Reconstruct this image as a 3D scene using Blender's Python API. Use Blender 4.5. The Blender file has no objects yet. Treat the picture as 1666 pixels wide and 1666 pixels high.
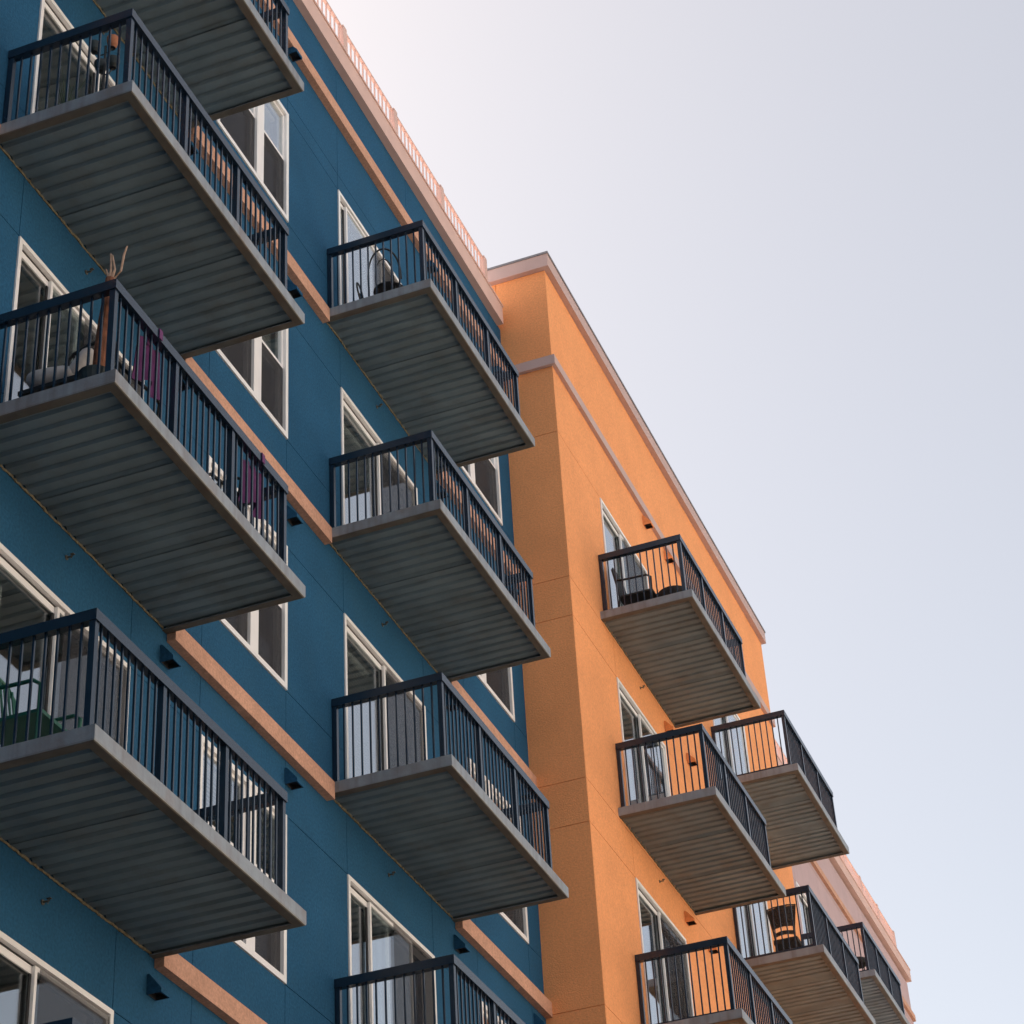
import bpy, math, random
from mathutils import Matrix, Vector
random.seed(7)
S = bpy.context.scene
COL = S.collection
R = math.radians
Z0 = 18.57                                   # top of the uppermost balcony slabs above the ground
FH = 3.05                                    # storey height

# ------------------------------------------------------------------ camera
cam = bpy.data.cameras.new('camera'); co = bpy.data.objects.new('camera', cam); COL.objects.link(co)
cam.sensor_width = 36; cam.lens = 36 * 3710.697 / 1666; cam.clip_start = .1; cam.clip_end = 6000
def set_cam(loc, az, el, roll):
    fw = Vector((math.sin(az)*math.cos(el), math.cos(az)*math.cos(el), math.sin(el)))
    rt = Vector((math.cos(az), -math.sin(az), 0)); up = rt.cross(fw)
    r2 = rt*math.cos(roll) + up*math.sin(roll); u2 = -rt*math.sin(roll) + up*math.cos(roll)
    m = Matrix((r2, u2, -fw)).transposed().to_4x4(); m.translation = loc
    co.matrix_world = m
CAMP = (8.3815, 2.4198, Z0 - 16.9212)
set_cam(CAMP, -0.33105, 0.60994, -0.06614)
S.camera = co
S.render.resolution_x = S.render.resolution_y = 1024

# ------------------------------------------------------------------ sky, sun, exposure
SUN_AZ, SUN_EL = R(-68), R(46)               # sun stands behind the building
w = bpy.data.worlds.new('World'); S.world = w; w.use_nodes = True
nt = w.node_tree; nt.nodes.clear()
sky = nt.nodes.new('ShaderNodeTexSky'); sky.sky_type = 'NISHITA'; sky.sun_disc = False
sky.sun_elevation = SUN_EL; sky.sun_rotation = SUN_AZ
sky.air_density = 1.0; sky.dust_density = 6.0; sky.ozone_density = 1.0; sky.altitude = 1600
bg = nt.nodes.new('ShaderNodeBackground'); bg.inputs['Strength'].default_value = .089
wo = nt.nodes.new('ShaderNodeOutputWorld')
tn = nt.nodes.new('ShaderNodeMix'); tn.data_type = 'RGBA'; tn.blend_type = 'MULTIPLY'; tn.inputs[0].default_value = 1
tn.inputs[7].default_value = (1, .845, .655, 1)                                         # warm white balance
hz = nt.nodes.new('ShaderNodeMix'); hz.data_type = 'RGBA'; hz.blend_type = 'ADD'; hz.inputs[0].default_value = 1
hz.inputs[7].default_value = (1.30, 1.18, 1.10, 1)                                    # even thin veil over the whole sky
nt.links.new(sky.outputs[0], tn.inputs[6]); nt.links.new(tn.outputs[2], hz.inputs[6]); nt.links.new(hz.outputs[2], bg.inputs['Color'])
nt.links.new(bg.outputs[0], wo.inputs[0])
sl = bpy.data.lights.new('sun', 'SUN'); so = bpy.data.objects.new('sun', sl); COL.objects.link(so)
sl.energy = 5.0; sl.angle = R(.53); sl.color = (1, .93, .84)
sd = Vector((math.sin(SUN_AZ)*math.cos(SUN_EL), math.cos(SUN_AZ)*math.cos(SUN_EL), math.sin(SUN_EL)))
so.rotation_euler = sd.to_track_quat('Z', 'Y').to_euler(); so.location = (-60, 40, 60)
V = S.view_settings
V.view_transform = 'Standard'; V.look = 'None'; V.gamma = 1; V.use_curve_mapping = False
V.exposure = 1.33

# ------------------------------------------------------------------ materials
def nodes(m): m.use_nodes = True; return m.node_tree
def srgb(r, g, b):
    f = lambda c: (c/255/12.92 if c/255 <= .04045 else ((c/255+.055)/1.055)**2.4)
    return (f(r), f(g), f(b))
def mat(name, col, rough=.6, metal=0, var=.08, vscale=3., bump=0, bscale=80., spec=.5, streak=0, streakcol=None, dirt=0, dirtcol=(.12,.07,.035), dscale=1.5, dlim=.6, speck=0):
    m = bpy.data.materials.new(name); t = nodes(m); N = t.nodes; L = t.links
    b = N['Principled BSDF']; b.inputs['Roughness'].default_value = rough; b.inputs['Metallic'].default_value = metal
    b.inputs['Specular IOR Level'].default_value = spec
    tc = N.new('ShaderNodeNewGeometry')
    n1 = N.new('ShaderNodeTexNoise'); n1.inputs['Scale'].default_value = vscale; n1.inputs['Detail'].default_value = 5
    L.new(tc.outputs['Position'], n1.inputs['Vector'])
    cr = N.new('ShaderNodeMapRange'); cr.inputs[1].default_value = .3; cr.inputs[2].default_value = .7
    cr.inputs[3].default_value = 1-var; cr.inputs[4].default_value = 1+var
    L.new(n1.outputs['Fac'], cr.inputs[0])
    mx = N.new('ShaderNodeMix'); mx.data_type = 'RGBA'; mx.blend_type = 'MULTIPLY'; mx.inputs[0].default_value = 1
    mx.inputs[6].default_value = (*col, 1); L.new(cr.outputs[0], mx.inputs[7])
    out = mx.outputs[2]
    if speck:
        n5 = N.new('ShaderNodeTexNoise'); n5.inputs['Scale'].default_value = 38; n5.inputs['Detail'].default_value = 2
        L.new(tc.outputs['Position'], n5.inputs['Vector'])
        r5 = N.new('ShaderNodeMapRange'); r5.inputs[1].default_value = .3; r5.inputs[2].default_value = .7; r5.inputs[3].default_value = 1-speck; r5.inputs[4].default_value = 1+speck
        L.new(n5.outputs['Fac'], r5.inputs[0])
        m5 = N.new('ShaderNodeMix'); m5.data_type = 'RGBA'; m5.blend_type = 'MULTIPLY'; m5.inputs[0].default_value = 1
        L.new(out, m5.inputs[6]); L.new(r5.outputs[0], m5.inputs[7]); out = m5.outputs[2]
    if streak:
        mp = N.new('ShaderNodeMapping'); mp.inputs['Scale'].default_value = (14, 14, .7)
        L.new(tc.outputs['Position'], mp.inputs[0])
        n2 = N.new('ShaderNodeTexNoise'); n2.inputs['Scale'].default_value = 1.; n2.inputs['Detail'].default_value = 4
        L.new(mp.outputs[0], n2.inputs['Vector'])
        r2 = N.new('ShaderNodeMapRange'); r2.inputs[1].default_value = .45; r2.inputs[2].default_value = .75; r2.inputs[3].default_value = 0; r2.inputs[4].default_value = streak
        L.new(n2.outputs['Fac'], r2.inputs[0])
        m2 = N.new('ShaderNodeMix'); m2.data_type = 'RGBA'; L.new(r2.outputs[0], m2.inputs[0]); L.new(out, m2.inputs[6])
        m2.inputs[7].default_value = (*(streakcol or tuple(c*.5 for c in col)), 1); out = m2.outputs[2]
    if dirt:
        n3 = N.new('ShaderNodeTexNoise'); n3.inputs['Scale'].default_value = dscale; n3.inputs['Detail'].default_value = 8; n3.inputs['Roughness'].default_value = .65
        L.new(tc.outputs['Position'], n3.inputs['Vector'])
        r3 = N.new('ShaderNodeMapRange'); r3.inputs[1].default_value = dlim-.12; r3.inputs[2].default_value = dlim+.12; r3.inputs[3].default_value = 0; r3.inputs[4].default_value = dirt
        L.new(n3.outputs['Fac'], r3.inputs[0])
        m3 = N.new('ShaderNodeMix'); m3.data_type = 'RGBA'; L.new(r3.outputs[0], m3.inputs[0]); L.new(out, m3.inputs[6])
        m3.inputs[7].default_value = (*dirtcol, 1); out = m3.outputs[2]
    L.new(out, b.inputs['Base Color'])
    if bump:
        n4 = N.new('ShaderNodeTexNoise'); n4.inputs['Scale'].default_value = bscale; n4.inputs['Detail'].default_value = 3
        L.new(tc.outputs['Position'], n4.inputs['Vector'])
        bp = N.new('ShaderNodeBump'); bp.inputs['Strength'].default_value = bump; bp.inputs['Distance'].default_value = .01
        L.new(n4.outputs['Fac'], bp.inputs['Height']); L.new(bp.outputs[0], b.inputs['Normal'])
    return m
def glass_mat():
    m = bpy.data.materials.new('window_glass'); t = nodes(m); N = t.nodes; L = t.links; N.clear()
    o = N.new('ShaderNodeOutputMaterial'); mx = N.new('ShaderNodeMixShader'); tr = N.new('ShaderNodeBsdfTransparent'); gl = N.new('ShaderNodeBsdfGlossy')
    # reflectance of coated double glazing: 10 % head on, rising towards grazing angles, the same from both sides
    gi = N.new('ShaderNodeNewGeometry'); dp = N.new('ShaderNodeVectorMath'); dp.operation = 'DOT_PRODUCT'
    L.new(gi.outputs['Incoming'], dp.inputs[0]); L.new(gi.outputs['Normal'], dp.inputs[1])
    ab = N.new('ShaderNodeMath'); ab.operation = 'ABSOLUTE'; L.new(dp.outputs['Value'], ab.inputs[0])
    om = N.new('ShaderNodeMath'); om.operation = 'SUBTRACT'; om.inputs[0].default_value = 1; L.new(ab.outputs[0], om.inputs[1])
    pw = N.new('ShaderNodeMath'); pw.operation = 'POWER'; L.new(om.outputs[0], pw.inputs[0]); pw.inputs[1].default_value = 2.2
    fr = N.new('ShaderNodeMath'); fr.operation = 'MULTIPLY_ADD'; fr.use_clamp = True; L.new(pw.outputs[0], fr.inputs[0]); fr.inputs[1].default_value = .9; fr.inputs[2].default_value = .1
    tr.inputs[0].default_value = (.86, .90, .90, 1); gl.inputs['Roughness'].default_value = .012; gl.inputs[0].default_value = (.95, .97, 1, 1)
    g = N.new('ShaderNodeNewGeometry'); nz = N.new('ShaderNodeTexNoise'); nz.inputs['Scale'].default_value = 1.3
    L.new(g.outputs['Position'], nz.inputs['Vector'])
    bp = N.new('ShaderNodeBump'); bp.inputs['Strength'].default_value = .05; bp.inputs['Distance'].default_value = .02
    L.new(nz.outputs['Fac'], bp.inputs['Height']); L.new(bp.outputs[0], gl.inputs['Normal'])
    L.new(fr.outputs[0], mx.inputs[0]); L.new(tr.outputs[0], mx.inputs[1]); L.new(gl.outputs[0], mx.inputs[2]); L.new(mx.outputs[0], o.inputs[0])
    return m
def screen_mat(op, name):
    m = bpy.data.materials.new(name); t = nodes(m); N = t.nodes; L = t.links; N.clear()
    o = N.new('ShaderNodeOutputMaterial'); mx = N.new('ShaderNodeMixShader'); tr = N.new('ShaderNodeBsdfTransparent'); df = N.new('ShaderNodeBsdfDiffuse')
    df.inputs[0].default_value = (.065, .066, .075, 1)
    mx.inputs[0].default_value = op
    L.new(tr.outputs[0], mx.inputs[1]); L.new(df.outputs[0], mx.inputs[2]); L.new(mx.outputs[0], o.inputs[0])
    return m
M = {}
M['blue'] = mat('blue_stucco', (.021, .095, .190), .95, var=.09, vscale=1.2, bump=.5, bscale=55, spec=.16, speck=.16, dirt=.18, dirtcol=(.035,.095,.15), dscale=2.5)
M['orange'] = mat('orange_stucco', (.89, .375, .158), .85, var=.05, vscale=1.2, bump=.5, bscale=55, spec=.15, streak=.12, streakcol=(.76,.31,.12), speck=.10)
M['pink'] = mat('mauve_stucco', (.53, .39, .40), .85, var=.06, vscale=1.2, bump=.3, bscale=70, spec=.25, streak=.12)
M['belt'] = mat('tan_trim', (.60, .335, .235), .85, var=.08, vscale=4, speck=.14, bump=.5, bscale=55, spec=.25, dirt=.25, dirtcol=(.36,.19,.12), dscale=3)
M['coping'] = mat('rose_trim', (.68, .47, .42), .8, var=.05, vscale=3, bump=.3, bscale=60, spec=.3)
M['mauve_trim'] = mat('mauve_trim', (.55, .40, .38), .8, var=.05, vscale=3, bump=.3, bscale=60, spec=.3)
M['joint'] = mat('joint_backing', (.05, .045, .045), .9, var=.1)
M['flash'] = mat('metal_flashing', (.25, .24, .26), .5, metal=.3)
M['rail'] = mat('black_railing_paint', (.010, .023, .045), .24, var=.12, vscale=6, spec=.6)
M['fascia'] = mat('grey_steel_frame', (.25, .285, .325), .42, var=.12, vscale=5, spec=.7, streak=.55, streakcol=(.12,.105,.10), dirt=.55, dirtcol=(.17,.105,.07), dscale=2.2, dlim=.60, bump=.2, bscale=40)
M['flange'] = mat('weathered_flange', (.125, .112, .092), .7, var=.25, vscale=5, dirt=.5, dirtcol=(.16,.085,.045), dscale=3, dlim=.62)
M['deck'] = mat('galvanised_deck', (.19, .25, .28), .55, metal=.25, var=.16, vscale=2.2, spec=.4, dirt=.4, dirtcol=(.15,.115,.08), dscale=2.6, dlim=.62)
M['conc'] = mat('concrete_topping', (.33, .32, .31), .9, var=.1, vscale=6, bump=.4)
M['foam'] = mat('yellowed_sealant', (.17, .145, .095), .9, var=.4, vscale=25, bump=.8, bscale=60)
M['vinyl'] = mat('white_vinyl', (.88, .865, .865), .45, var=.04, vscale=4, spec=.5)
M['glass'] = glass_mat(); M['screen'] = screen_mat(.55, 'window_insect_screen'); M['door_screen'] = screen_mat(.33, 'door_insect_screen')
M['room'] = mat('room_plaster', (.42, .40, .38), .9, var=.05)
M['blind'] = mat('white_blind', (.70, .68, .66), .7, var=.04)
M['gasket'] = mat('dark_gasket_and_vent_shade', (.03, .03, .033), .7)
M['brass'] = mat('sprinkler_brass', (.13, .12, .10), .5, metal=.3)
M['black'] = mat('black_metal', (.015, .015, .016), .5)
M['wicker'] = mat('dark_wicker', (.045, .032, .025), .8, var=.4, vscale=60, bump=.9, bscale=90)
M['cushion'] = mat('charcoal_cushion', (.03, .028, .028), .9, bump=.4, bscale=40)
M['green'] = mat('green_metal', (.010, .115, .075), .45)
M['terra'] = mat('terracotta', (.40, .15, .075), .85, var=.2, vscale=20)
M['potdark'] = mat('dark_glazed_pot', (.018, .028, .030), .5)
M['leaf'] = mat('dark_green_leaf', (.03, .06, .025), .6, var=.3, vscale=20)
M['bark'] = mat('brown_bark', (.22, .085, .045), .9, var=.4, vscale=14, bump=1., bscale=30)
M['twig'] = mat('pale_twig', (.45, .30, .22), .9, var=.2, vscale=20)
M['purple'] = mat('purple_cloth', (.13, .032, .135), .85, var=.2, vscale=10, bump=.3, bscale=30)
M['white'] = mat('white_fabric', (.68, .64, .62), .9, var=.08, vscale=14, bump=.4, bscale=25)
M['ground'] = mat('pale_concrete_paving', (.20, .16, .125), .9, var=.15, vscale=.4)
M['asphalt'] = mat('asphalt', (.06, .06, .062), .9, var=.2, vscale=1.)
M['paint'] = mat('road_paint', (.75, .75, .72), .7)
M['roofing'] = mat('pale_roof_membrane', (.62, .60, .57), .9, var=.08)

# ------------------------------------------------------------------ mesh helpers
class MB:
    def __init__(s): s.v = []; s.f = []; s.smooth = False
    def add(s, vs, fs):
        k = len(s.v); s.v += [tuple(p) for p in vs]; s.f += [tuple(i+k for i in f) for f in fs]; return s
    def box(s, x0, x1, y0, y1, z0, z1):
        return s.add([(x0,y0,z0),(x1,y0,z0),(x1,y1,z0),(x0,y1,z0),(x0,y0,z1),(x1,y0,z1),(x1,y1,z1),(x0,y1,z1)],
                     [(0,3,2,1),(4,5,6,7),(0,1,5,4),(1,2,6,5),(2,3,7,6),(3,0,4,7)])
    def quad(s, a, b, c, d): return s.add([a,b,c,d], [(0,1,2,3)])
    def tube(s, pts, r, n=8):
        pts = [Vector(p) for p in pts]; rs = r if isinstance(r, (list, tuple)) else [r]*len(pts); rings = []
        for i, p in enumerate(pts):
            d = (pts[min(i+1,len(pts)-1)] - pts[max(i-1,0)]).normalized()
            a = d.cross(Vector((0,0,1)) if abs(d.z) < .9 else Vector((1,0,0))).normalized(); b = d.cross(a)
            rings.append([p + (a*math.cos(2*math.pi*j/n) + b*math.sin(2*math.pi*j/n))*rs[i] for j in range(n)])
        k = len(s.v)
        for q in rings: s.v += [tuple(v) for v in q]
        for i in range(len(rings)-1):
            for j in range(n):
                s.f.append((k+i*n+j, k+i*n+(j+1)%n, k+(i+1)*n+(j+1)%n, k+(i+1)*n+j))
        s.f.append(tuple(k+j for j in range(n))[::-1]); s.f.append(tuple(k+(len(rings)-1)*n+j for j in range(n)))
        return s
    def lathe(s, prof, c=(0,0,0), n=20):
        k = len(s.v)
        for r, z in prof:
            for j in range(n): s.v.append((c[0]+r*math.cos(2*math.pi*j/n), c[1]+r*math.sin(2*math.pi*j/n), c[2]+z))
        for i in range(len(prof)-1):
            for j in range(n): s.f.append((k+i*n+j, k+i*n+(j+1)%n, k+(i+1)*n+(j+1)%n, k+(i+1)*n+j))
        s.f.append(tuple(k+j for j in range(n))[::-1]); s.f.append(tuple(k+(len(prof)-1)*n+j for j in range(n)))
        return s
    def mesh(s, name, material, smooth=False):
        me = bpy.data.meshes.new(name); me.from_pydata(s.v, [], s.f); me.update()
        me.materials.append(material)
        if smooth: me.polygons.foreach_set('use_smooth', [True]*len(me.polygons))
        return me
def link(name, me, parent=None, loc=(0,0,0), rot=(0,0,0)):
    o = bpy.data.objects.new(name, me); COL.objects.link(o); o.location = loc; o.rotation_euler = rot
    if parent: o.parent = parent
    return o
def put(name, mb, material, parent=None, loc=(0,0,0), rot=(0,0,0), smooth=False):
    return link(name, mb.mesh(name, material, smooth), parent, loc, rot)
def tag(o, label=None, cat=None, group=None, kind=None):
    if label: o['label'] = label
    if cat: o['category'] = cat
    if group: o['group'] = group
    if kind: o['kind'] = kind
    return o
def thing(name, label, cat, loc, rz=0, group=None):
    return tag(link(name, None, None, loc, (0,0,rz)), label, cat, group)
CACHE = {}
def cached(key, fn):
    if key not in CACHE: CACHE[key] = fn()
    return CACHE[key]

# ------------------------------------------------------------------ ground
tag(put('ground', MB().quad((-2500,-2500,0),(2500,-2500,0),(2500,2500,0),(-2500,2500,0)), M['ground']), kind='structure')
tag(put('road', MB().box(12,22,-300,400,-.2,.004), M['asphalt']), kind='structure')
tag(put('pavement', MB().box(.9,11.8,-300,400,-.2,.13), M['ground']), kind='structure')
tag(put('kerb', MB().box(11.8,12.0,-300,400,-.2,.14), M['conc']), kind='structure')
mk = MB()
for i in range(60): mk.box(16.93,17.07,-60+i*5,-57+i*5,.0041,.0081)
tag(put('lane_marking', mk, M['paint']), kind='structure')

# unseen pale building added across the street to bounce sun onto the shaded facade
M['cream'] = mat('cream_render', (.72, .66, .58), .9, var=.05, vscale=.5)
opp = thing('added_bounce_building', 'unseen cream building added across the street to bounce sunlight onto the blue block', 'building', (34, -30, 0))
put('wall', MB().box(0, 14, 0, 110, 0, 24), M['cream'], opp)
put('roof', MB().box(-.5, 14.5, -.5, 110.5, 24.001, 24.6), M['conc'], opp)
wm = MB().box(-.04, .02, 0, 1.8, 0, 1.6).mesh('window', M['potdark'])
for i in range(26):
    for j in range(7): link('window', wm, opp, (-.01, 2+i*4.1, 1.2+j*3.2))

# ------------------------------------------------------------------ openings (sliding doors and windows)
DOOR_H, SILL = 2.27, .575
def frame_mb(w, z0, z1, x0, x1, t=.055, bottom=True):
    m = MB(); m.box(x0,x1,0,t,z0,z1); m.box(x0,x1,w-t,w,z0,z1); m.box(x0,x1,t,w-t,z1-t,z1)
    if bottom: m.box(x0,x1,t,w-t,z0,z0+t)
    return m
def leaf(parent, x, y0, y1, z0, z1, mirror=False):
    """one glazed leaf: frame mesh with its pane"""
    w = round(y1-y0, 3); h = round(z1-z0, 3)
    fm = cached(('leaf', w, h), lambda: frame_mb(w, 0, h, -.014, .014, .034).mesh('door_leaf', M['vinyl']))
    o = link('door_leaf', fm, parent, (x, y0, z0))
    pm = cached(('pane', w, h), lambda: MB().box(-.004, .004, .033, w-.033, .033, h-.033).mesh('pane', M['glass']))
    link('pane', pm, parent, (x-.002, y0, z0))
def blind(parent, x, y0, y1, z0, z1, tilt=.5):
    m = MB(); z = z1
    while z > z0:
        dx, dz = .022*math.cos(tilt), .022*math.sin(tilt)
        m.quad((x-dx, y0, z+dz), (x+dx, y0, z-dz), (x+dx, y1, z-dz), (x-dx, y1, z+dz)); z -= .043
    m.box(x-.025, x+.025, y0, y1, z1, z1+.05)
    put('blind', m, M['blind'], parent)
def curtain(parent, x, y0, y1, z0, z1):
    m = MB(); n = max(6, int((y1-y0)/.02)); k = len(m.v)
    for i in range(n+1):
        y = y0+(y1-y0)*i/n; xx = x+.025*math.sin(i*.9)+.01*math.sin(i*2.3)
        m.v += [(xx, y, z0), (xx, y, z1)]
    for i in range(n): m.f.append((2*i, 2*i+2, 2*i+3, 2*i+1))
    put('curtain', m, M['blind'], parent)
def room(parent, x, y0, y1, z0, z1):
    a = x-1.6
    m = MB()
    m.quad((a,y0,z0),(a,y1,z0),(a,y1,z1),(a,y0,z1)); m.quad((a,y0,z0),(x,y0,z0),(x,y1,z0),(a,y1,z0)); m.quad((a,y0,z1),(a,y1,z1),(x,y1,z1),(x,y0,z1))
    m.quad((a,y0,z0),(a,y0,z1),(x,y0,z1),(x,y0,z0)); m.quad((a,y1,z0),(x,y1,z0),(x,y1,z1),(a,y1,z1))
    put('room', m, M['room'], parent)
def sliding_door(b, X, y0, y1, zf, mid=None, slide=0., drape=None, scr=True):
    """frame with a deep inner leaf on the near half and an outer leaf on the far half; slide moves the outer leaf"""
    w = y1-y0; mid = mid or w/2
    fm = cached(('dframe', round(w,3)), lambda: frame_mb(w, .01, DOOR_H-.005, -.13, .014, .046).mesh('sliding_door', M['vinyl']))
    d = link('sliding_door', fm, b, (X, y0, zf))
    put('head_panel', MB().box(-.050, -.036, .047, mid-.02, DOOR_H-.125, DOOR_H-.0525), M['vinyl'], d)
    put('head_gasket', MB().box(-.0355, -.030, .047, w-.047, DOOR_H-.064, DOOR_H-.0525), M['gasket'], d)
    leaf(d, -.066, .047, mid+.02, .057, DOOR_H-.053)
    o0 = mid-.03-slide; leaf(d, -.018, o0, o0+(w-.047-mid+.03), .057, DOOR_H-.066)
    put('gasket', MB().box(-.050, -.0335, mid-.050-slide, mid-.012-slide, .066, DOOR_H-.127), M['gasket'], d)
    if scr:
        put('screen', MB().box(.000, .003, mid+.03, w-.047, .06, DOOR_H-.07), M['door_screen'], d)
    if drape == 'blind': blind(d, -.22, .08, mid, .06, DOOR_H-.15, .9)
    if drape == 'curtain': curtain(d, -.25, .06, mid*.55, .03, DOOR_H-.1)
    if drape == 'both': curtain(d, -.25, w*.55, w-.08, .03, DOOR_H-.1)
    room(d, -.131, -.01, w+.01, .0, 2.6)
    return d
def window(b, X, y0, y1, zf, m0, m1, drape='blind', tilt=.9):
    """two hung windows side by side, wide mullion between m0 and m1"""
    w = y1-y0; h = DOOR_H-.005
    key = ('win', round(w,3), round(m0,3))
    def mk():
        m = frame_mb(w, SILL, h, -.11, .016, .06); m.box(-.11, .013, m0, m1, SILL+.06, h-.06); return m.mesh('window', M['vinyl'])
    d = link('window', cached(key, mk), b, (X, y0, zf))
    for a, c in ((.06, m0), (m1, w-.06)):
        for q, (za, zb, xx) in enumerate(((SILL+.06, 1.52, -.07), (1.485, h-.06, -.034))):
            fm = cached(('sash', round(c-a,3), q), lambda: frame_mb(c-a, 0, zb-za, -.016, .016, .035).mesh('sash', M['vinyl']))
            link('sash', fm, d, (xx, a, za))
            pm = cached(('spane', round(c-a,3), q), lambda: MB().box(-.003, .003, .034, c-a-.034, .034, zb-za-.034).mesh('pane', M['glass']))
            link('pane', pm, d, (xx, a, za))
        put('screen', MB().box(-.022, -.019, a+.001, c-.001, SILL+.061, 1.484), M['screen'], d)
    if drape == 'blind': blind(d, -.17, .05, w-.05, SILL+.05, h-.1, tilt)
    room(d, -.111, -.01, w+.01, .3, 2.6)
    return d

# ------------------------------------------------------------------ facades: backing wall + stucco panels with open joints
GAP = .004
def facade(b, X, cols, material, th=.22, axis='x', backname='wall', bmax=1e9):
    """cols: (y0, y1, [(z0, z1, solid)]). axis x: faces +X at X; axis y: faces -Y at Y=X, cols run along X"""
    back = MB(); pans = []
    for y0, y1, cells in cols:
        for z0, z1, solid in cells:
            if not solid: continue
            if axis == 'x': back.box(X-th, X-.014, y0, y1, z0, z1)
            else: back.box(y0, min(y1, bmax), X+.014, X+th, z0, z1)
            pans.append((y0, y1, z0, z1))
    wl = put(backname, back, material, b)
    for y0, y1, z0, z1 in pans:
        g = GAP
        m = MB()
        if axis == 'x': m.box(X-.0138, X, y0+g, y1-g, z0+g, z1-g)
        else: m.box(y0+g, y1-g, X, X+.0138, z0+g, z1-g)
        put('stucco_panel', m, material, wl)
    return wl
def Zk(k): return Z0 - k*FH
def vent_hood(b, X, y, z, material):
    def mk():
        m = MB(); h, d, a = .17, .13, .075
        m.add([(0,-a,0),(0,a,0),(0,-a,h),(0,a,h),(d,-a,0),(d,a,0),(d,-a,.035),(d,a,.035),(.02,-a,h),(.02,a,h),
               (.01,-a+.01,.0),(.01,a-.01,0),(d-.012,-a+.01,0),(d-.012,a-.01,0),(.01,-a+.01,.05),(.01,a-.01,.05),(d-.012,-a+.01,.03),(d-.012,a-.01,.03)],
              [(4,5,7,6),(6,7,9,8),(8,9,3,2),(0,4,6,8,2),(1,3,9,7,5),(0,2,3,1),(0,10,12,4),(4,12,13,5),(5,13,11,1),(1,11,10,0),(10,14,16,12),(12,16,17,13),(13,17,15,11),(11,15,14,10),(14,15,17,16)])
        me = m.mesh('vent_hood', material); me.materials.append(M['gasket'])
        for i in range(10, 15): me.polygons[i].material_index = 1  # hollow faces coloured dark to stand for the shade inside the hood
        return me
    return link('vent_hood', cached(('vent', material.name), mk), b, (X+.001, y, z))
def sprinkler(b, X, y, z):
    def mk():
        m = MB(); m.tube([(0,0,0),(.008,0,0)], .022, 14); m.tube([(.008,0,0),(.05,0,0)], .008, 8)
        m.tube([(.045,.0,-.02),(.06,0,.0),(.045,0,.02)], .005, 6); m.box(.04,.075,-.014,.014,.016,.020)
        return m.mesh('sprinkler_head', M['brass'])
    return link('sprinkler_head', cached('sprk', mk), b, (X, y, z))
def roof_railing(b, X, y0, n, z0, z1, material, pitch=1.64, nb=13):
    """parapet railing: posts every pitch, thin balusters between, slim top rail"""
    y1 = y0+n*pitch
    rr = put('roof_railing', MB().box(-.055, -.015, 0, y1-y0, z1-z0-.03, z1-z0).box(-.05, -.02, 0, y1-y0, .0, .03), material, b, (X, y0, z0))
    pm = MB().box(-.075, .0, -.055, .055, -.001, z1-z0+.02).box(-.045, -.025, -.02, .02, z1-z0+.02, z1-z0+.05).mesh('post', material)
    bm = MB().box(-.044, -.026, -.009, .009, .03, z1-z0-.03).mesh('baluster', material)
    for i in range(n+1):
        link('post', pm, rr, (0, i*pitch, 0))
        if i < n:
            for j in range(1, nb): link('baluster', bm, rr, (0, i*pitch+j*pitch/nb, 0))
    return rr

XO, YO, YE, YP = .749, 26.817, 38.42, 53.42
BOT = .0
# --- blue block
blue = thing('apartment_block', 'dark blue stucco apartment block with tan bands between the floors', 'building', (0,0,0))
DA, WA, DBm, WB = (14.57, 16.72), (17.97, 19.71), (21.10, 23.30), (24.60, 26.34)
def cells(openings, zs):
    """zs descending list of break heights; openings: list of (z0,z1)"""
    r = []
    for a, c in zip(zs[1:], zs[:-1]):
        r.append((a, c, not any(o0-.001 <= a and c <= o1+.001 for o0, o1 in openings)))
    return r
ZT = Z0+4.36
zs = [ZT, Z0+2.52, Z0+DOOR_H]
for k in range(0, 6):
    zs += [Zk(k)+SILL, Zk(k)]
    zs += [Zk(k+1)+DOOR_H]
zs = zs[:-1] + [BOT]
zs = [z for i, z in enumerate(zs)]
def doorcol(ks): return cells([(Zk(k), Zk(k)+DOOR_H) for k in ks], zs)
def wincol(ks): return cells([(Zk(k)+SILL, Zk(k)+DOOR_H) for k in ks], zs)
solid = cells([], zs)
KA, KB = range(0, 5), range(0, 4)
cols = [(-30, -20, solid), (-20, -10, solid), (-10, 0., solid), (0., 4.0, solid), (4.0, 7.5, solid), (7.5, 11.0, solid), (11.0, DA[0], solid), (*DA, doorcol(KA)), (DA[1], WA[0], solid), (*WA, wincol(KA)),
        (WA[1], DBm[0], solid), (*DBm, doorcol(KB)), (DBm[1], WB[0], solid), (*WB, wincol(KB)), (WB[1], YO, solid)]
facade(blue, 0, cols, M['blue'])
body = MB(); body.box(-9, -8.8, -30, YO, 0, ZT); body.box(-8.8, -.23, -30, -29.8, 0, ZT); body.box(-8.8, -.23, YO-.2, YO-.001, 0, ZT-.3); body.box(-8.8,-.23,-29.8,YO-.2,ZT-.3,ZT-.1)
put('rear_wall', body, M['blue'], blue)
put('added_shade_wing', MB().box(.02, 27, -24, -12, 0, 23.5), M['blue'], blue)      # unseen wing added behind the camera to block light from that side
put('roof', MB().box(-8.79, -.31, -29.99, YO-.01, ZT-.099, ZT+.02), M['roofing'], blue)
put('coping', MB().box(-.30, .10, -30.1, 26.69, Z0+4.34, Z0+4.66).box(-.30,.115,-30.1,26.70,Z0+4.66,Z0+4.69), M['coping'], blue)
roof_railing(blue, .06, 26.19-7*1.64, 7, Z0+4.69, Z0+5.22, M['coping'])
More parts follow.
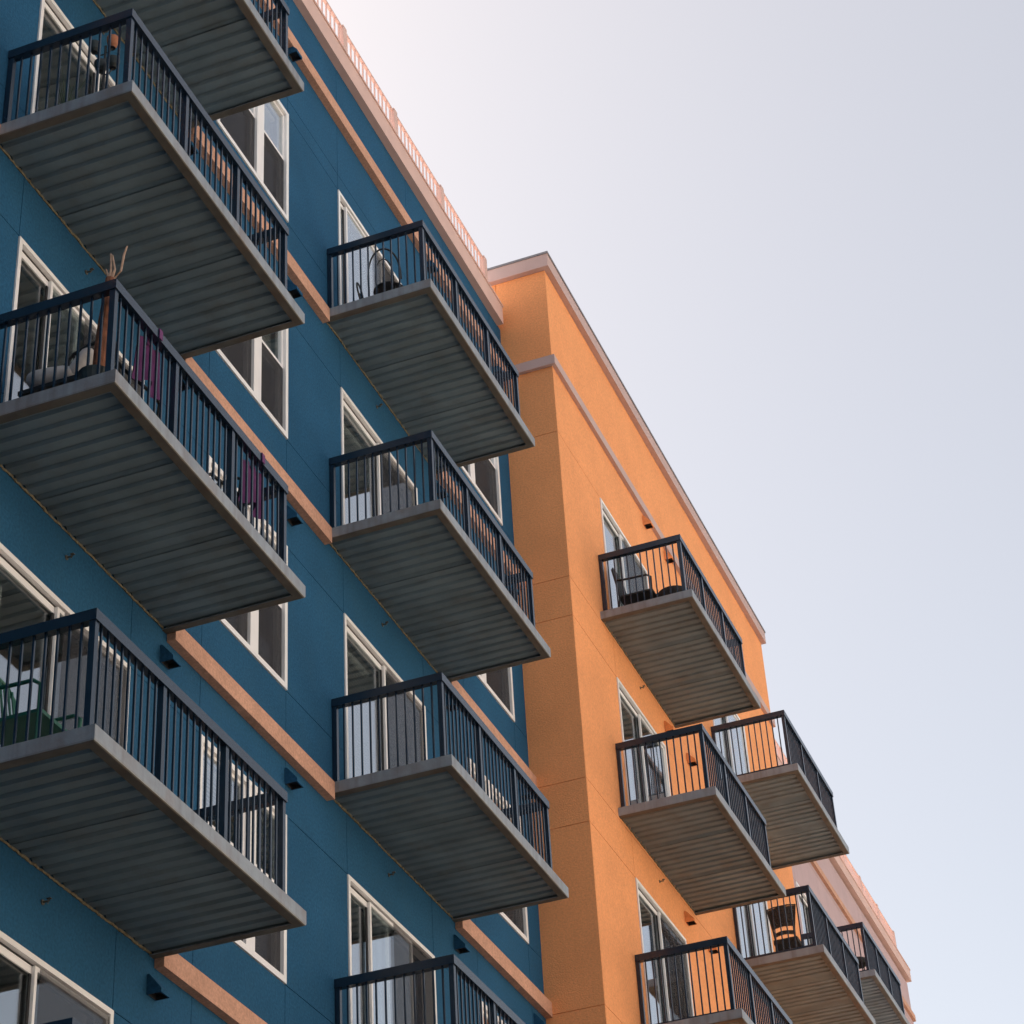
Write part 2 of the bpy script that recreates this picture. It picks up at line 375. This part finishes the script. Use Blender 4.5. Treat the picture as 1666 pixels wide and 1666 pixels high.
for k in range(-1, 5):
    z = Zk(k) + (.49 if k == -1 else 0)
    for ya, yb in (((-30.05, YO-.001),) if k == -1 else ((-30.05, 14.031), (17.335, 20.635), (23.971, YO-.001)) if k < 4 else ((-30.05, 14.031), (17.335, YO-.001))):
        put('belt_course', MB().box(.001, .088, ya, yb, z-.195, z-.004), M['belt'], blue)
sA = {0: 0.0, 1: .0, 2: .0, 3: 0., 4: 0.}
for k in KA:
    sliding_door(blue, 0, *DA, Zk(k), slide={0:.9,1:.0,2:.5,3:.04,4:0.}[k], drape={0:'curtain',2:None,3:'curtain',1:None,4:'curtain'}[k])
    window(blue, 0, *WA, Zk(k), .94, 1.11, drape=('blind'), tilt={0:1.2,1:1.35,2:.9,3:.5,4:.9}[k])
for k in KB:
    sliding_door(blue, 0, *DBm, Zk(k), slide={0:.82,1:0,2:.0,3:.52}[k], drape={0:None,1:'blind',2:'blind',3:'curtain'}[k])
    window(blue, 0, *WB, Zk(k), .60, .77, tilt={0:1.3,1:1.2,2:1.3,3:.6}[k])
for k in range(-1, 5):
    zz = Zk(k) + (.20 if k == -1 else -.46)
    for y in (17.30, 19.76): vent_hood(blue, 0, y, zz, M['blue'])
    if k < 4:
        for y in (23.98, 26.45): vent_hood(blue, 0, y, zz, M['blue'])
    if 0 <= k:
        sprinkler(blue, 0, 15.64, Zk(k)-.34)
        if k < 4: sprinkler(blue, 0, 22.14, Zk(k)-.34)

# --- orange block
orange = thing('apartment_block', 'bright orange stucco apartment block jutting forward with a raised parapet', 'building', (0,0,0))
DC, DD = (28.60, 30.77), (33.90, 36.07)
ZO = Z0+5.24
def ocells(ops):
    """joints at -.16 and at door head on every floor; doors start at the slab top"""
    br = [ZO, Z0+3.30]
    for k in range(0, 6):
        br += [Zk(k)+DOOR_H] + ([Zk(k)] if k in ops else []) + [Zk(k)-.16]
    br += [BOT]
    return cells([(Zk(k), Zk(k)+DOOR_H) for k in ops], br)
YS = YO+.0142
oc = [(YS, YE, [(Z0+DOOR_H, ZO, True)])]
for k in range(0, 6):
    ds = [d for d, n in ((DC, 3), (DD, 2)) if k < n]
    ys = [YS] + [y for d in ds for y in d] + [YE]
    zl = Zk(k+1)+DOOR_H if k < 5 else BOT
    for i in range(0, len(ys), 2): oc.append((ys[i], ys[i+1], [(Zk(k)-.16, Zk(k)+DOOR_H, True)]))
    for d in ds: oc.append((*d, [(Zk(k)-.16, Zk(k), True)]))
    for a, c in ((YS, DC[0]), (DC[0], DD[0]), (DD[0], YE)): oc.append((a, c, [(zl, Zk(k)-.16, True)]))
facade(orange, XO, oc, M['orange'])
sz = [Zk(k)+d for k in range(6) for d in (DOOR_H, -.16)] + [BOT]
facade(orange, YO, [(-8.8, -.03, [(ZT-.28, ZO, True)]), (-.03, XO+GAP, [(sz[0], ZO, True)] + cells([], sz))], M['orange'], axis='y', backname='side_wall', bmax=XO-.23)
ob = MB(); ob.box(-9, -8.8, YO+.02, YE, 0, ZO); ob.box(-8.8, XO-.015, YE-.2, YE, 0, ZO); ob.box(-8.8, XO-.24, YO+.24, YE-.2, ZO-.7, ZO-.5)
put('rear_wall', ob, M['orange'], orange)
cp = MB()
z0, z1 = Z0+5.24, Z0+5.47
cp.box(-.28+XO+.0, XO+.085, YO-.085, YE+.05, z0, z1)          # along the front
cp.box(-8.9, XO-.281, YO-.085, YO+.30, z0, z1)                # along the side
put('coping', cp, M['mauve_trim'], orange)
cf = MB(); cf.box(XO-.29, XO+.10, YO-.10, YE+.06, z1, z1+.035); cf.box(-8.9, XO-.291, YO-.10, YO+.31, z1, z1+.035)
put('cap_flashing', cf, M['flash'], orange)
bc = MB(); z0, z1 = Z0+3.43, Z0+3.59
bc.box(XO+.001, XO+.06, YO-.06, YE-.002, z0, z1); bc.box(.001, XO, YO-.06, YO-.001, z0, z1)
put('belt_course', bc, M['mauve_trim'], orange)
for k in (0, 1, 2):
    sliding_door(orange, XO, *DC, Zk(k), mid=1.03, slide={0:.08,1:0,2:0}[k], drape={0:'both',1:None,2:'curtain'}[k], scr=(k != 1))
for k in (0, 1): sliding_door(orange, XO, *DD, Zk(k), slide=0, drape='both' if k == 0 else None, scr=False)
for k in range(-1, 3):
    zz = Zk(k) + (.16 if k == -1 else -.48)
    vent_hood(orange, XO, 30.95, zz, M['orange']); vent_hood(orange, XO, 32.03, zz, M['orange']); vent_hood(orange, XO, 36.6, zz, M['orange'])
    if k >= 0: sprinkler(orange, XO, 29.76, Zk(k)-.34)

# --- mauve block beyond
pink = thing('apartment_block', 'pale mauve apartment block set back beyond the orange one', 'building', (0,0,0))
XP = -.06; DE = (42.40, 44.55)
def pcells(ops):
    br = [ZT, Z0+3.3]
    for k in range(0, 6): br += [Zk(k)+DOOR_H] + ([Zk(k)] if k in ops else []) + [Zk(k)-.16]
    return cells([(Zk(k), Zk(k)+DOOR_H) for k in ops], br+[BOT])
facade(pink, XP, [(YE+.001, DE[0], pcells([])), (*DE, pcells([0])), (DE[1], 48.5, pcells([])), (48.5, YP, pcells([]))], M['pink'])
pb = MB(); pb.box(-9, -8.8, YE+.001, YP, 0, ZT); pb.box(-8.8, XP-.23, YP-.2, YP-.001, 0, ZT); pb.box(-8.8, XP-.23, YE+.001, YP-.2, ZT-.3, ZT-.1)
put('rear_wall', pb, M['pink'], pink)
put('roof', MB().box(-8.79, XP-.30, YE+.01, YP-.01, ZT-.099, ZT+.02), M['roofing'], pink)
put('coping', MB().box(-.36, XP+.10, YE+.002, YP+.08, Z0+4.42, Z0+4.70).box(-.36, XP+.115, YE+.002, YP+.09, Z0+4.70, Z0+4.73), M['coping'], pink)
put('belt_course', MB().box(XP+.001, XP+.065, YE+.002, YP-.002, Z0+3.40, Z0+3.55), M['belt'], pink)
roof_railing(pink, XP+.06, 52.4-8*1.64, 8, Z0+4.73, Z0+5.25, M['coping'])
sliding_door(pink, XP, *DE, Z0)

# ------------------------------------------------------------------ balconies
XS, XR = 1.335, 1.223
def frame_sweep(L):
    prof = [(0,0),(0,-.108),(.005,-.119),(.014,-.125),(.088,-.125),(.088,-.114),(.016,-.110),(.014,0)]
    m = MB(); n = len(prof)
    for (ex, ey, near) in ((0, 0, 1), (XS, 0, 1), (XS, L, 0), (0, L, 0)):
        for d, z in prof:
            m.v.append(((XS-d) if ex else 0., d if near else L-d, z))
    for i in range(3):
        for j in range(n):
            j2 = (j+1) % n; m.f.append((i*n+j, (i+1)*n+j, (i+1)*n+j2, i*n+j2))
    m.f.append(tuple(range(n))); m.f.append(tuple(3*n+j for j in range(n))[::-1])
    return m
def deck_panel(wd):
    """corrugated steel sheet, flutes run out from the wall"""
    m = MB(); pts = [(.0, -.052), (.006, -.052)]; y = .012; p = .1523
    while y+p <= wd+.002:
        pts += [(y, -.098), (y+.088, -.098), (y+.108, -.074), (y+.132, -.074)]; y += p
    pts += [(wd-.008, -.098), (wd-.003, -.052), (wd, -.052)]
    a, b = .012, XS-.016
    for yy, z in pts: m.v += [(a, yy, z), (b, yy, z)]
    for i in range(len(pts)-1): m.f.append((2*i, 2*i+1, 2*i+3, 2*i+2))
    return m
def sealant(L, seed):
    rnd = random.Random(seed); m = MB(); n = int(L/.03); k = 0
    for i in range(n+1):
        y = .01+(L-.02)*i/n; r1 = .006+rnd.random()*.012; r2 = .003+rnd.random()*.010
        m.v += [(.001, y, -.100-r2*1.6), (r1*.8, y, -.112-r2*.6), (r1*1.3, y, -.099), (.001, y, -.090)]
    for i in range(n):
        for j in range(3): m.f.append((4*i+j, 4*i+4+j, 4*i+5+j, 4*i+1+j))
    return m
def bal_part(L, r0, r1):
    c = {}
    t = .072
    rail = MB()
    rail.box(XR-t, XR, r0, r1, .936, 1.026)
    for y in (r0, r1-t): rail.box(.006, XR-t-.0005, y, y+t, .936, 1.026)
    b0, b1 = .040, .078
    rail.box(XR-.055, XR-.017, r0+.0625, r1-.0625, b0, b1)
    for y in (r0+.017, r1-.055): rail.box(.0565, XR-.0625, y, y+.038, b0, b1)
    c['rail'] = rail.mesh('railing', M['rail'])
    c['post'] = MB().box(-.025, .025, -.025, .025, 0., .9358).box(-.045,.045,-.045,.045,-.0015,.008).mesh('post', M['rail'])
    c['bal'] = MB().box(-.0085, .0085, -.0085, .0085, .0782, .9358).mesh('baluster', M['rail'])
    xc = XR-.036
    ys = [r0+.036, r0+.036+(r1-r0-.072)/3, r0+.036+2*(r1-r0-.072)/3, r1-.036]
    c['posts'] = [(xc, y) for y in ys] + [(.031, r0+.036), (.031, r1-.036)]
    bl = []
    for a, b in zip(ys[:-1], ys[1:]):
        for j in range(1, 10): bl.append((xc, a+(b-a)*j/10))
    for y in (ys[0], ys[-1]):
        for j in range(1, 12): bl.append((.031+(xc-.031)*j/12, y))
    c['bals'] = bl
    return c
def balcony(label, X, y0, y1, k, r0=.118, r1=.11):
    L = round(y1-y0, 3); z = Zk(k)
    b = thing('balcony', label, 'balcony', (X, y0, z), group=None)
    def mkf():
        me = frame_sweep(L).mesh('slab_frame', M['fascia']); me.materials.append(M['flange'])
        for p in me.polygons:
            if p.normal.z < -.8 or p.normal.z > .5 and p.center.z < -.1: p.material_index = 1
        return me
    link('slab_frame', cached(('fr', L), mkf), b)
    link('floor_slab', cached(('sl', L), lambda: MB().box(.002, XS-.0145, .0145, L-.0145, -.0515, -.003).mesh('floor_slab', M['conc'])), b)
    n = 3; wd = (L-.03)/n; nf = int(wd/.1523)
    pm = cached(('dk', L), lambda: deck_panel(wd).mesh('deck_panel', M['deck']))
    for i in range(n): link('deck_panel', pm, b, (0, .015+i*wd, 0))
    put('sealant', sealant(L, label), M['foam'], b)
    c = cached(('bp', L, r0, r1), lambda: bal_part(L, r0, L-r1))
    rl = link('railing', c['rail'], b)
    for x, y in c['posts']: link('post', c['post'], rl, (x, y, 0))
    for x, y in c['bals']: link('baluster', c['bal'], rl, (x, y, 0))
    return b
A = (14.033, 17.333); B = (20.637, 23.969); C = (28.097, 31.50); D = (33.60, 36.853); Eb = (42.00, 45.36)
for k, t in enumerate(('top-floor balcony on the blue block, in the column farther from the orange block',
                       'balcony on the blue block holding a plant stand with small pots',
                       'balcony on the blue block with two purple cloths tied to its rail',
                       'balcony on the blue block holding a green metal armchair',
                       'balcony directly below the one holding the green armchair, mostly hidden')): balcony(t, 0, *A, k)
for k, t in enumerate(('top-floor balcony holding black bistro chairs, beside the orange block',
                       'balcony directly below the one with the black bistro chairs',
                       'third balcony down the blue column beside the orange block',
                       'fourth balcony down the blue column beside the orange block')): balcony(t, 0, *B, k)
for k, t in enumerate(('balcony on the orange block holding a black armchair and ottoman',
                       'empty balcony directly below the one with the black armchair and ottoman',
                       'third balcony down the orange column beside the blue block')): balcony(t, XO, *C, k, .13, .17)
for k, t in enumerate(('empty balcony on the orange block, directly above the tall wicker chair',
                       'balcony on the orange block holding a tall dark wicker chair')): balcony(t, XO, *D, k, .08, .07)
balcony('balcony on the mauve block holding a dark round stool', XP, *Eb, 0)

# ------------------------------------------------------------------ furniture and plants on the balconies
def armchair(name, label, loc, rz, m, cush=None, arms=True, back_h=.52, group=None):
    """tubular patio armchair facing +X"""
    t = thing(name, label, 'chair', loc, rz, group)
    for s in (-1, 1):
        put('leg', MB().tube([(.24, s*.26, 0), (.25, s*.26, .40)], .013), m, t)
        put('leg', MB().tube([(-.27, s*.26, 0), (-.22, s*.26, .40)], .013), m, t)
        put('arm', MB().tube([(.25, s*.26, .40), (.26, s*.275, .60), (.20, s*.28, .645), (0, s*.28, .65), (-.20, s*.275, .665), (-.26, s*.265, .70)], .016), m, t)
    put('seat', MB().box(-.24, .26, -.25, .25, .395, .425), cush or m, t)
    bk = MB(); n = 9
    for i in range(n):
        y = -.22+.44*i/(n-1); bk.tube([(-.21, y, .42), (-.25, y, .62), (-.30, y, .42+back_h)], .010, 6)
    put('backrest', bk, m, t)
    fr = MB(); h = .42+back_h
    fr.tube([(-.22, -.26, .40), (-.25, -.265, .62), (-.30, -.25, h-.05), (-.305, -.17, h+.01), (-.31, 0, h+.03), (-.305, .17, h+.01), (-.30, .25, h-.05), (-.25, .265, .62), (-.22, .26, .40)], .016)
    put('back_frame', fr, m, t)
    return t
def pot(name, label, loc, r, h, m, cat='pot', group=None):
    o = put(name, MB().lathe([(r*.45, 0), (r*.8, h*.25), (r, h*.7), (r*1.02, h), (r*.9, h), (r*.85, h*.85)]), m, None, loc, smooth=False)
    return tag(o, label, cat, group)
zf = lambda k: Zk(k)-.003
# plant stand with four pots on the blue block
ps = thing('plant_stand', 'thin black plant stand carrying four small pots', 'plant stand', (.70, 14.60, zf(1)))
put('pole', MB().tube([(0,0,.02),(.0,0,1.22)], .011), M['black'], ps)
put('base', MB().lathe([(.14,0),(.14,.012),(.02,.02)]), M['black'], ps)
for a, zz, rr in ((-2.9, 1.16, .10), (.2, 1.18, .06), (2.8, .94, .05), (-.1, .90, .09)):
    put('arm', MB().tube([(0,0,zz-.04),(math.cos(a)*rr*.6, math.sin(a)*rr*.6, zz-.05),(math.cos(a)*rr, math.sin(a)*rr, zz)], .006, 6).tube([(math.cos(a)*rr, math.sin(a)*rr, zz),(math.cos(a)*rr, math.sin(a)*rr, zz+.004)], .03, 12), M['black'], ps)
P0 = (.70, 14.60, zf(1))
def onstand(a, zz, rr): return (P0[0]+math.cos(a)*rr, P0[1]+math.sin(a)*rr, P0[2]+zz+.004)
pot('flower_pot', 'dark pot beside the terracotta pot on the plant stand', onstand(-2.9,1.16,.10), .055, .10, M['potdark'])
pot('flower_pot', 'terracotta pot at the top of the plant stand', onstand(.2,1.18,.06), .052, .12, M['terra'])
pot('flower_pot', 'dark bowl pot low on the plant stand, on the door side', onstand(2.8,.94,.05), .06, .10, M['potdark'])
pot('flower_pot', 'dark bowl pot low on the plant stand, beneath the terracotta pot', onstand(-.1,.90,.09), .06, .10, M['potdark'])
# grassy potted plant
gp = thing('potted_plant', 'thin leaved grassy potted plant behind the balcony bars', 'plant', (.40, 14.50, zf(1)))
put('pot', MB().lathe([(.08,0),(.12,.2),(.125,.26),(.11,.26)]), M['potdark'], gp)
for i in range(11):
    a = i*2.4; l = .45+.35*random.random(); s = .06+.14*random.random()
    put('leaf', MB().tube([(0,0,.24),(math.cos(a)*s*.4, math.sin(a)*s*.4, .24+l*.6),(math.cos(a)*s, math.sin(a)*s, .24+l)], [.007,.006,.002], 4), M['leaf'], gp)
# dead tree with bare twigs
dt = thing('dead_tree', 'brown bare tree trunk with pale twigs rising above the balcony rail', 'tree', (1.00, 14.30, zf(2)))
put('pot', MB().lathe([(.10,0),(.13,.20),(.14,.24),(.12,.24)]), M['potdark'], dt)
put('trunk', MB().tube([(.0,.03,.18),(.005,.03,.5),(.02,.035,.80),(.035,.05,1.05),(.045,.05,1.24)], [.052,.05,.047,.046,.04], 10), M['bark'], dt)
tops = [[(.04,.05,1.22),(.045,.05,1.36),(.03,.06,1.52)],[(.05,.05,1.22),(.075,.06,1.34),(.045,.06,1.50)],[(.05,.06,1.22),(.13,.06,1.30),(.145,.07,1.48),(.17,.07,1.56)],[(.04,.05,1.22),(.0,.05,1.36)]]
for tp in tops: put('branch', MB().tube(tp, [.017]+[.010]*(len(tp)-2)+[.007], 6), M['twig'], dt)
# bench and white cushions
bn = thing('bench', 'low black bench under the white cushion', 'bench', (.58, 14.62, zf(2)))
put('seat', MB().box(-.34,.34,-.22,.30,.37,.41), M['black'], bn)
for x in (-.30,.30):
    for y in (-.18,.26): put('leg', MB().box(x-.02,x+.02,y-.02,y+.02,0,.3695), M['black'], bn)
def cushion(label, loc, rx, ry, rz_, rot, m):
    mb = MB(); n, q = 16, 8
    for i in range(q+1):
        ph = -math.pi/2+math.pi*i/q
        for j in range(n):
            th = 2*math.pi*j/n; sg = lambda c, e: math.copysign(abs(c)**e, c)
            mb.v.append((rx*sg(math.cos(th),.5)*math.cos(ph)**.6 if i not in (0,q) else 0, ry*sg(math.sin(th),.5)*math.cos(ph)**.6 if i not in (0,q) else 0, rz_*math.sin(ph)))
    for i in range(q):
        for j in range(n): mb.f.append((i*n+j, i*n+(j+1)%n, (i+1)*n+(j+1)%n, (i+1)*n+j))
    return tag(put('cushion', mb, m, None, loc, rot, smooth=True), label, 'cushion')
cushion('white cushion lying on the black bench', (.50, 14.55, Zk(2)+.49), .22, .20, .085, (0,.06,.1), M['white'])
cushion('white cushion leaning up at the end of the black bench', (.76, 14.58, Zk(2)+.565), .15, .19, .06, (0,-.9,0), M['white'])
# purple cloths tied to the rail
def cloth(label, y):
    t = thing('cloth', label, 'cloth', (XR-.075, y, Zk(2)+.96))
    m = MB(); n, q = 22, 8
    for i in range(q+1):
        f = i/q
        for j in range(n+1):
            g = j/n; yy = -.16+.36*g+.04*f*(g-.5); m.v.append((-.02-.035*math.sin(g*19)*(.4+.6*f)-.01*f, yy, -.05-.40*f-.05*math.sin(g*9)*f+.04*(1-f)*g))
    for i in range(q):
        for j in range(n): k = i*(n+1)+j; m.f.append((k, k+1, k+n+2, k+n+1))
    put('drape', m, M['purple'], t, smooth=True)
    s = MB(); s.box(-.013,.081,.0,.05,.0705,.078); s.box(.079,.086,.0,.05,-.02,.0704); s.box(-.020,-.0135,-.02,.05,-.06,.078)
    put('tie', s, M['purple'], t)
cloth('purple cloth tied to the rail above the slatted chair, near the dead tree', 14.84)
cloth('purple cloth tied to the far end of the rail, away from the dead tree', 16.69)
armchair('patio_chair', 'black slatted chair behind the purple cloth nearer the dead tree', (.72, 15.02, zf(2)), R(80), M['black'])
armchair('patio_chair', 'black slatted chair behind the purple cloth away from the dead tree', (.70, 16.55, zf(2)), R(-100), M['black'])
# green armchair
armchair('patio_chair', 'green metal armchair on the balcony, back to the wall', (.47, 14.55, zf(3)), R(0), M['green'])
# bistro chairs on the upper balcony
def bistro(label, loc, rz):
    t = thing('bistro_chair', label, 'chair', loc, rz); m = M['black']
    put('seat', MB().lathe([(.17,.44),(.19,.445),(.19,.46),(.17,.465)]), m, t)
    for a in (.7, 2.4, 3.9, 5.5): put('leg', MB().tube([(.15*math.cos(a),.15*math.sin(a),.445),(.21*math.cos(a),.21*math.sin(a),0)], .010, 6), m, t)
    bk = MB(); pts = []
    for i in range(17):
        a = math.pi*i/16; pts.append((-.17-.09*math.sin(a), .20*math.cos(a), .46+.44*math.sin(a)**.75))
    bk.tube(pts, .011, 6)
    pts = [(-.17-.07*math.sin(math.pi*i/12), .11*math.cos(math.pi*i/12), .46+.30*math.sin(math.pi*i/12)**.75) for i in range(13)]
    bk.tube(pts, .008, 6)
    put('backrest', bk, m, t)
    return t
bistro('black bistro chair seen side on by the door of the top balcony', (.36, 21.45, zf(0)), R(20))
bistro('black bistro chair with its hooped back toward the balcony bars', (.62, 21.15, zf(0)), R(95))
# black armchair and ottoman on orange block
armchair('patio_chair', 'black armchair with its back to the orange wall', (XO+.42, 28.72, zf(0)), R(0), M['black'], M['cushion'])
ot = thing('ottoman', 'dark cushioned ottoman in front of the black armchair', 'ottoman', (XO+.92, 28.72, zf(0)))
put('cushion', MB().lathe([(.20,.26),(.24,.27),(.25,.33),(.24,.39),(.18,.41)], n=24), M['cushion'], ot)
for a in (.8,2.4,3.9,5.5): put('leg', MB().tube([(.17*math.cos(a),.17*math.sin(a),.27),(.19*math.cos(a),.19*math.sin(a),0)], .013, 6), M['black'], ot)
# wicker chair
wc = thing('wicker_chair', 'tall dark wicker chair with its back toward the balcony bars', 'chair', (XO+.60, 34.42, zf(1)))
wc.scale = (.9, .9, .88)
for x in (-.20,.20):
    put('leg', MB().tube([(x*.85,-.02,.62),(x,-.06,0)], .015), M['black'], wc); put('leg', MB().tube([(x*.85,.36,.62),(x,.42,0)], .015), M['black'], wc)
put('seat', MB().box(-.21,.21,-.02,.38,.58,.66), M['wicker'], wc)
bk = MB(); n = 10
for i in range(7):
    z0_, z1_ = .70+.075*i, .70+.075*i+.068
    if i == 1: put('backrest', bk, M['wicker'], wc); bk = MB(); continue
    wdt = .17+.012*i
    for j in range(n):
        a0, a1 = -1+2*j/n, -1+2*(j+1)/n
        y0_, y1_ = -.10+.07*a0*a0, -.10+.07*a1*a1
        bk.add([(a0*wdt,y0_,z0_),(a1*wdt,y1_,z0_),(a1*wdt,y1_,z1_),(a0*wdt,y0_,z1_),(a0*wdt,y0_+.02,z0_),(a1*wdt,y1_+.02,z0_),(a1*wdt,y1_+.02,z1_),(a0*wdt,y0_+.02,z1_)],
               [(0,1,2,3),(5,4,7,6),(3,2,6,7),(0,4,5,1),(0,3,7,4),(1,5,6,2)])
put('backrest', bk, M['wicker'], wc)
fr = MB()
for x in (-1,1): fr.tube([(x*.17,-.0,.60),(x*.185,-.035,.8),(x*.25,-.04,1.24)], .014)
fr.tube([(-.25,-.04,1.23),(-.12,-.09,1.235),(.12,-.09,1.235),(.25,-.04,1.23)], .014)
put('back_frame', fr, M['wicker'], wc)
put('stretcher', MB().tube([(-.19,-.05,.22),(.19,-.05,.22)], .009, 6).tube([(-.19,.40,.22),(.19,.40,.22)], .009, 6), M['black'], wc)
# stool on mauve block
st = thing('stool', 'dark round stool on the balcony of the mauve block', 'stool', (.90, 42.40, zf(0)))
put('cushion', MB().lathe([(.14,.30),(.18,.31),(.19,.36),(.18,.41),(.12,.43)]), M['cushion'], st)
for a in (.8,2.4,3.9,5.5): put('leg', MB().tube([(.13*math.cos(a),.13*math.sin(a),.31),(.16*math.cos(a),.16*math.sin(a),0)], .012, 6), M['black'], st)
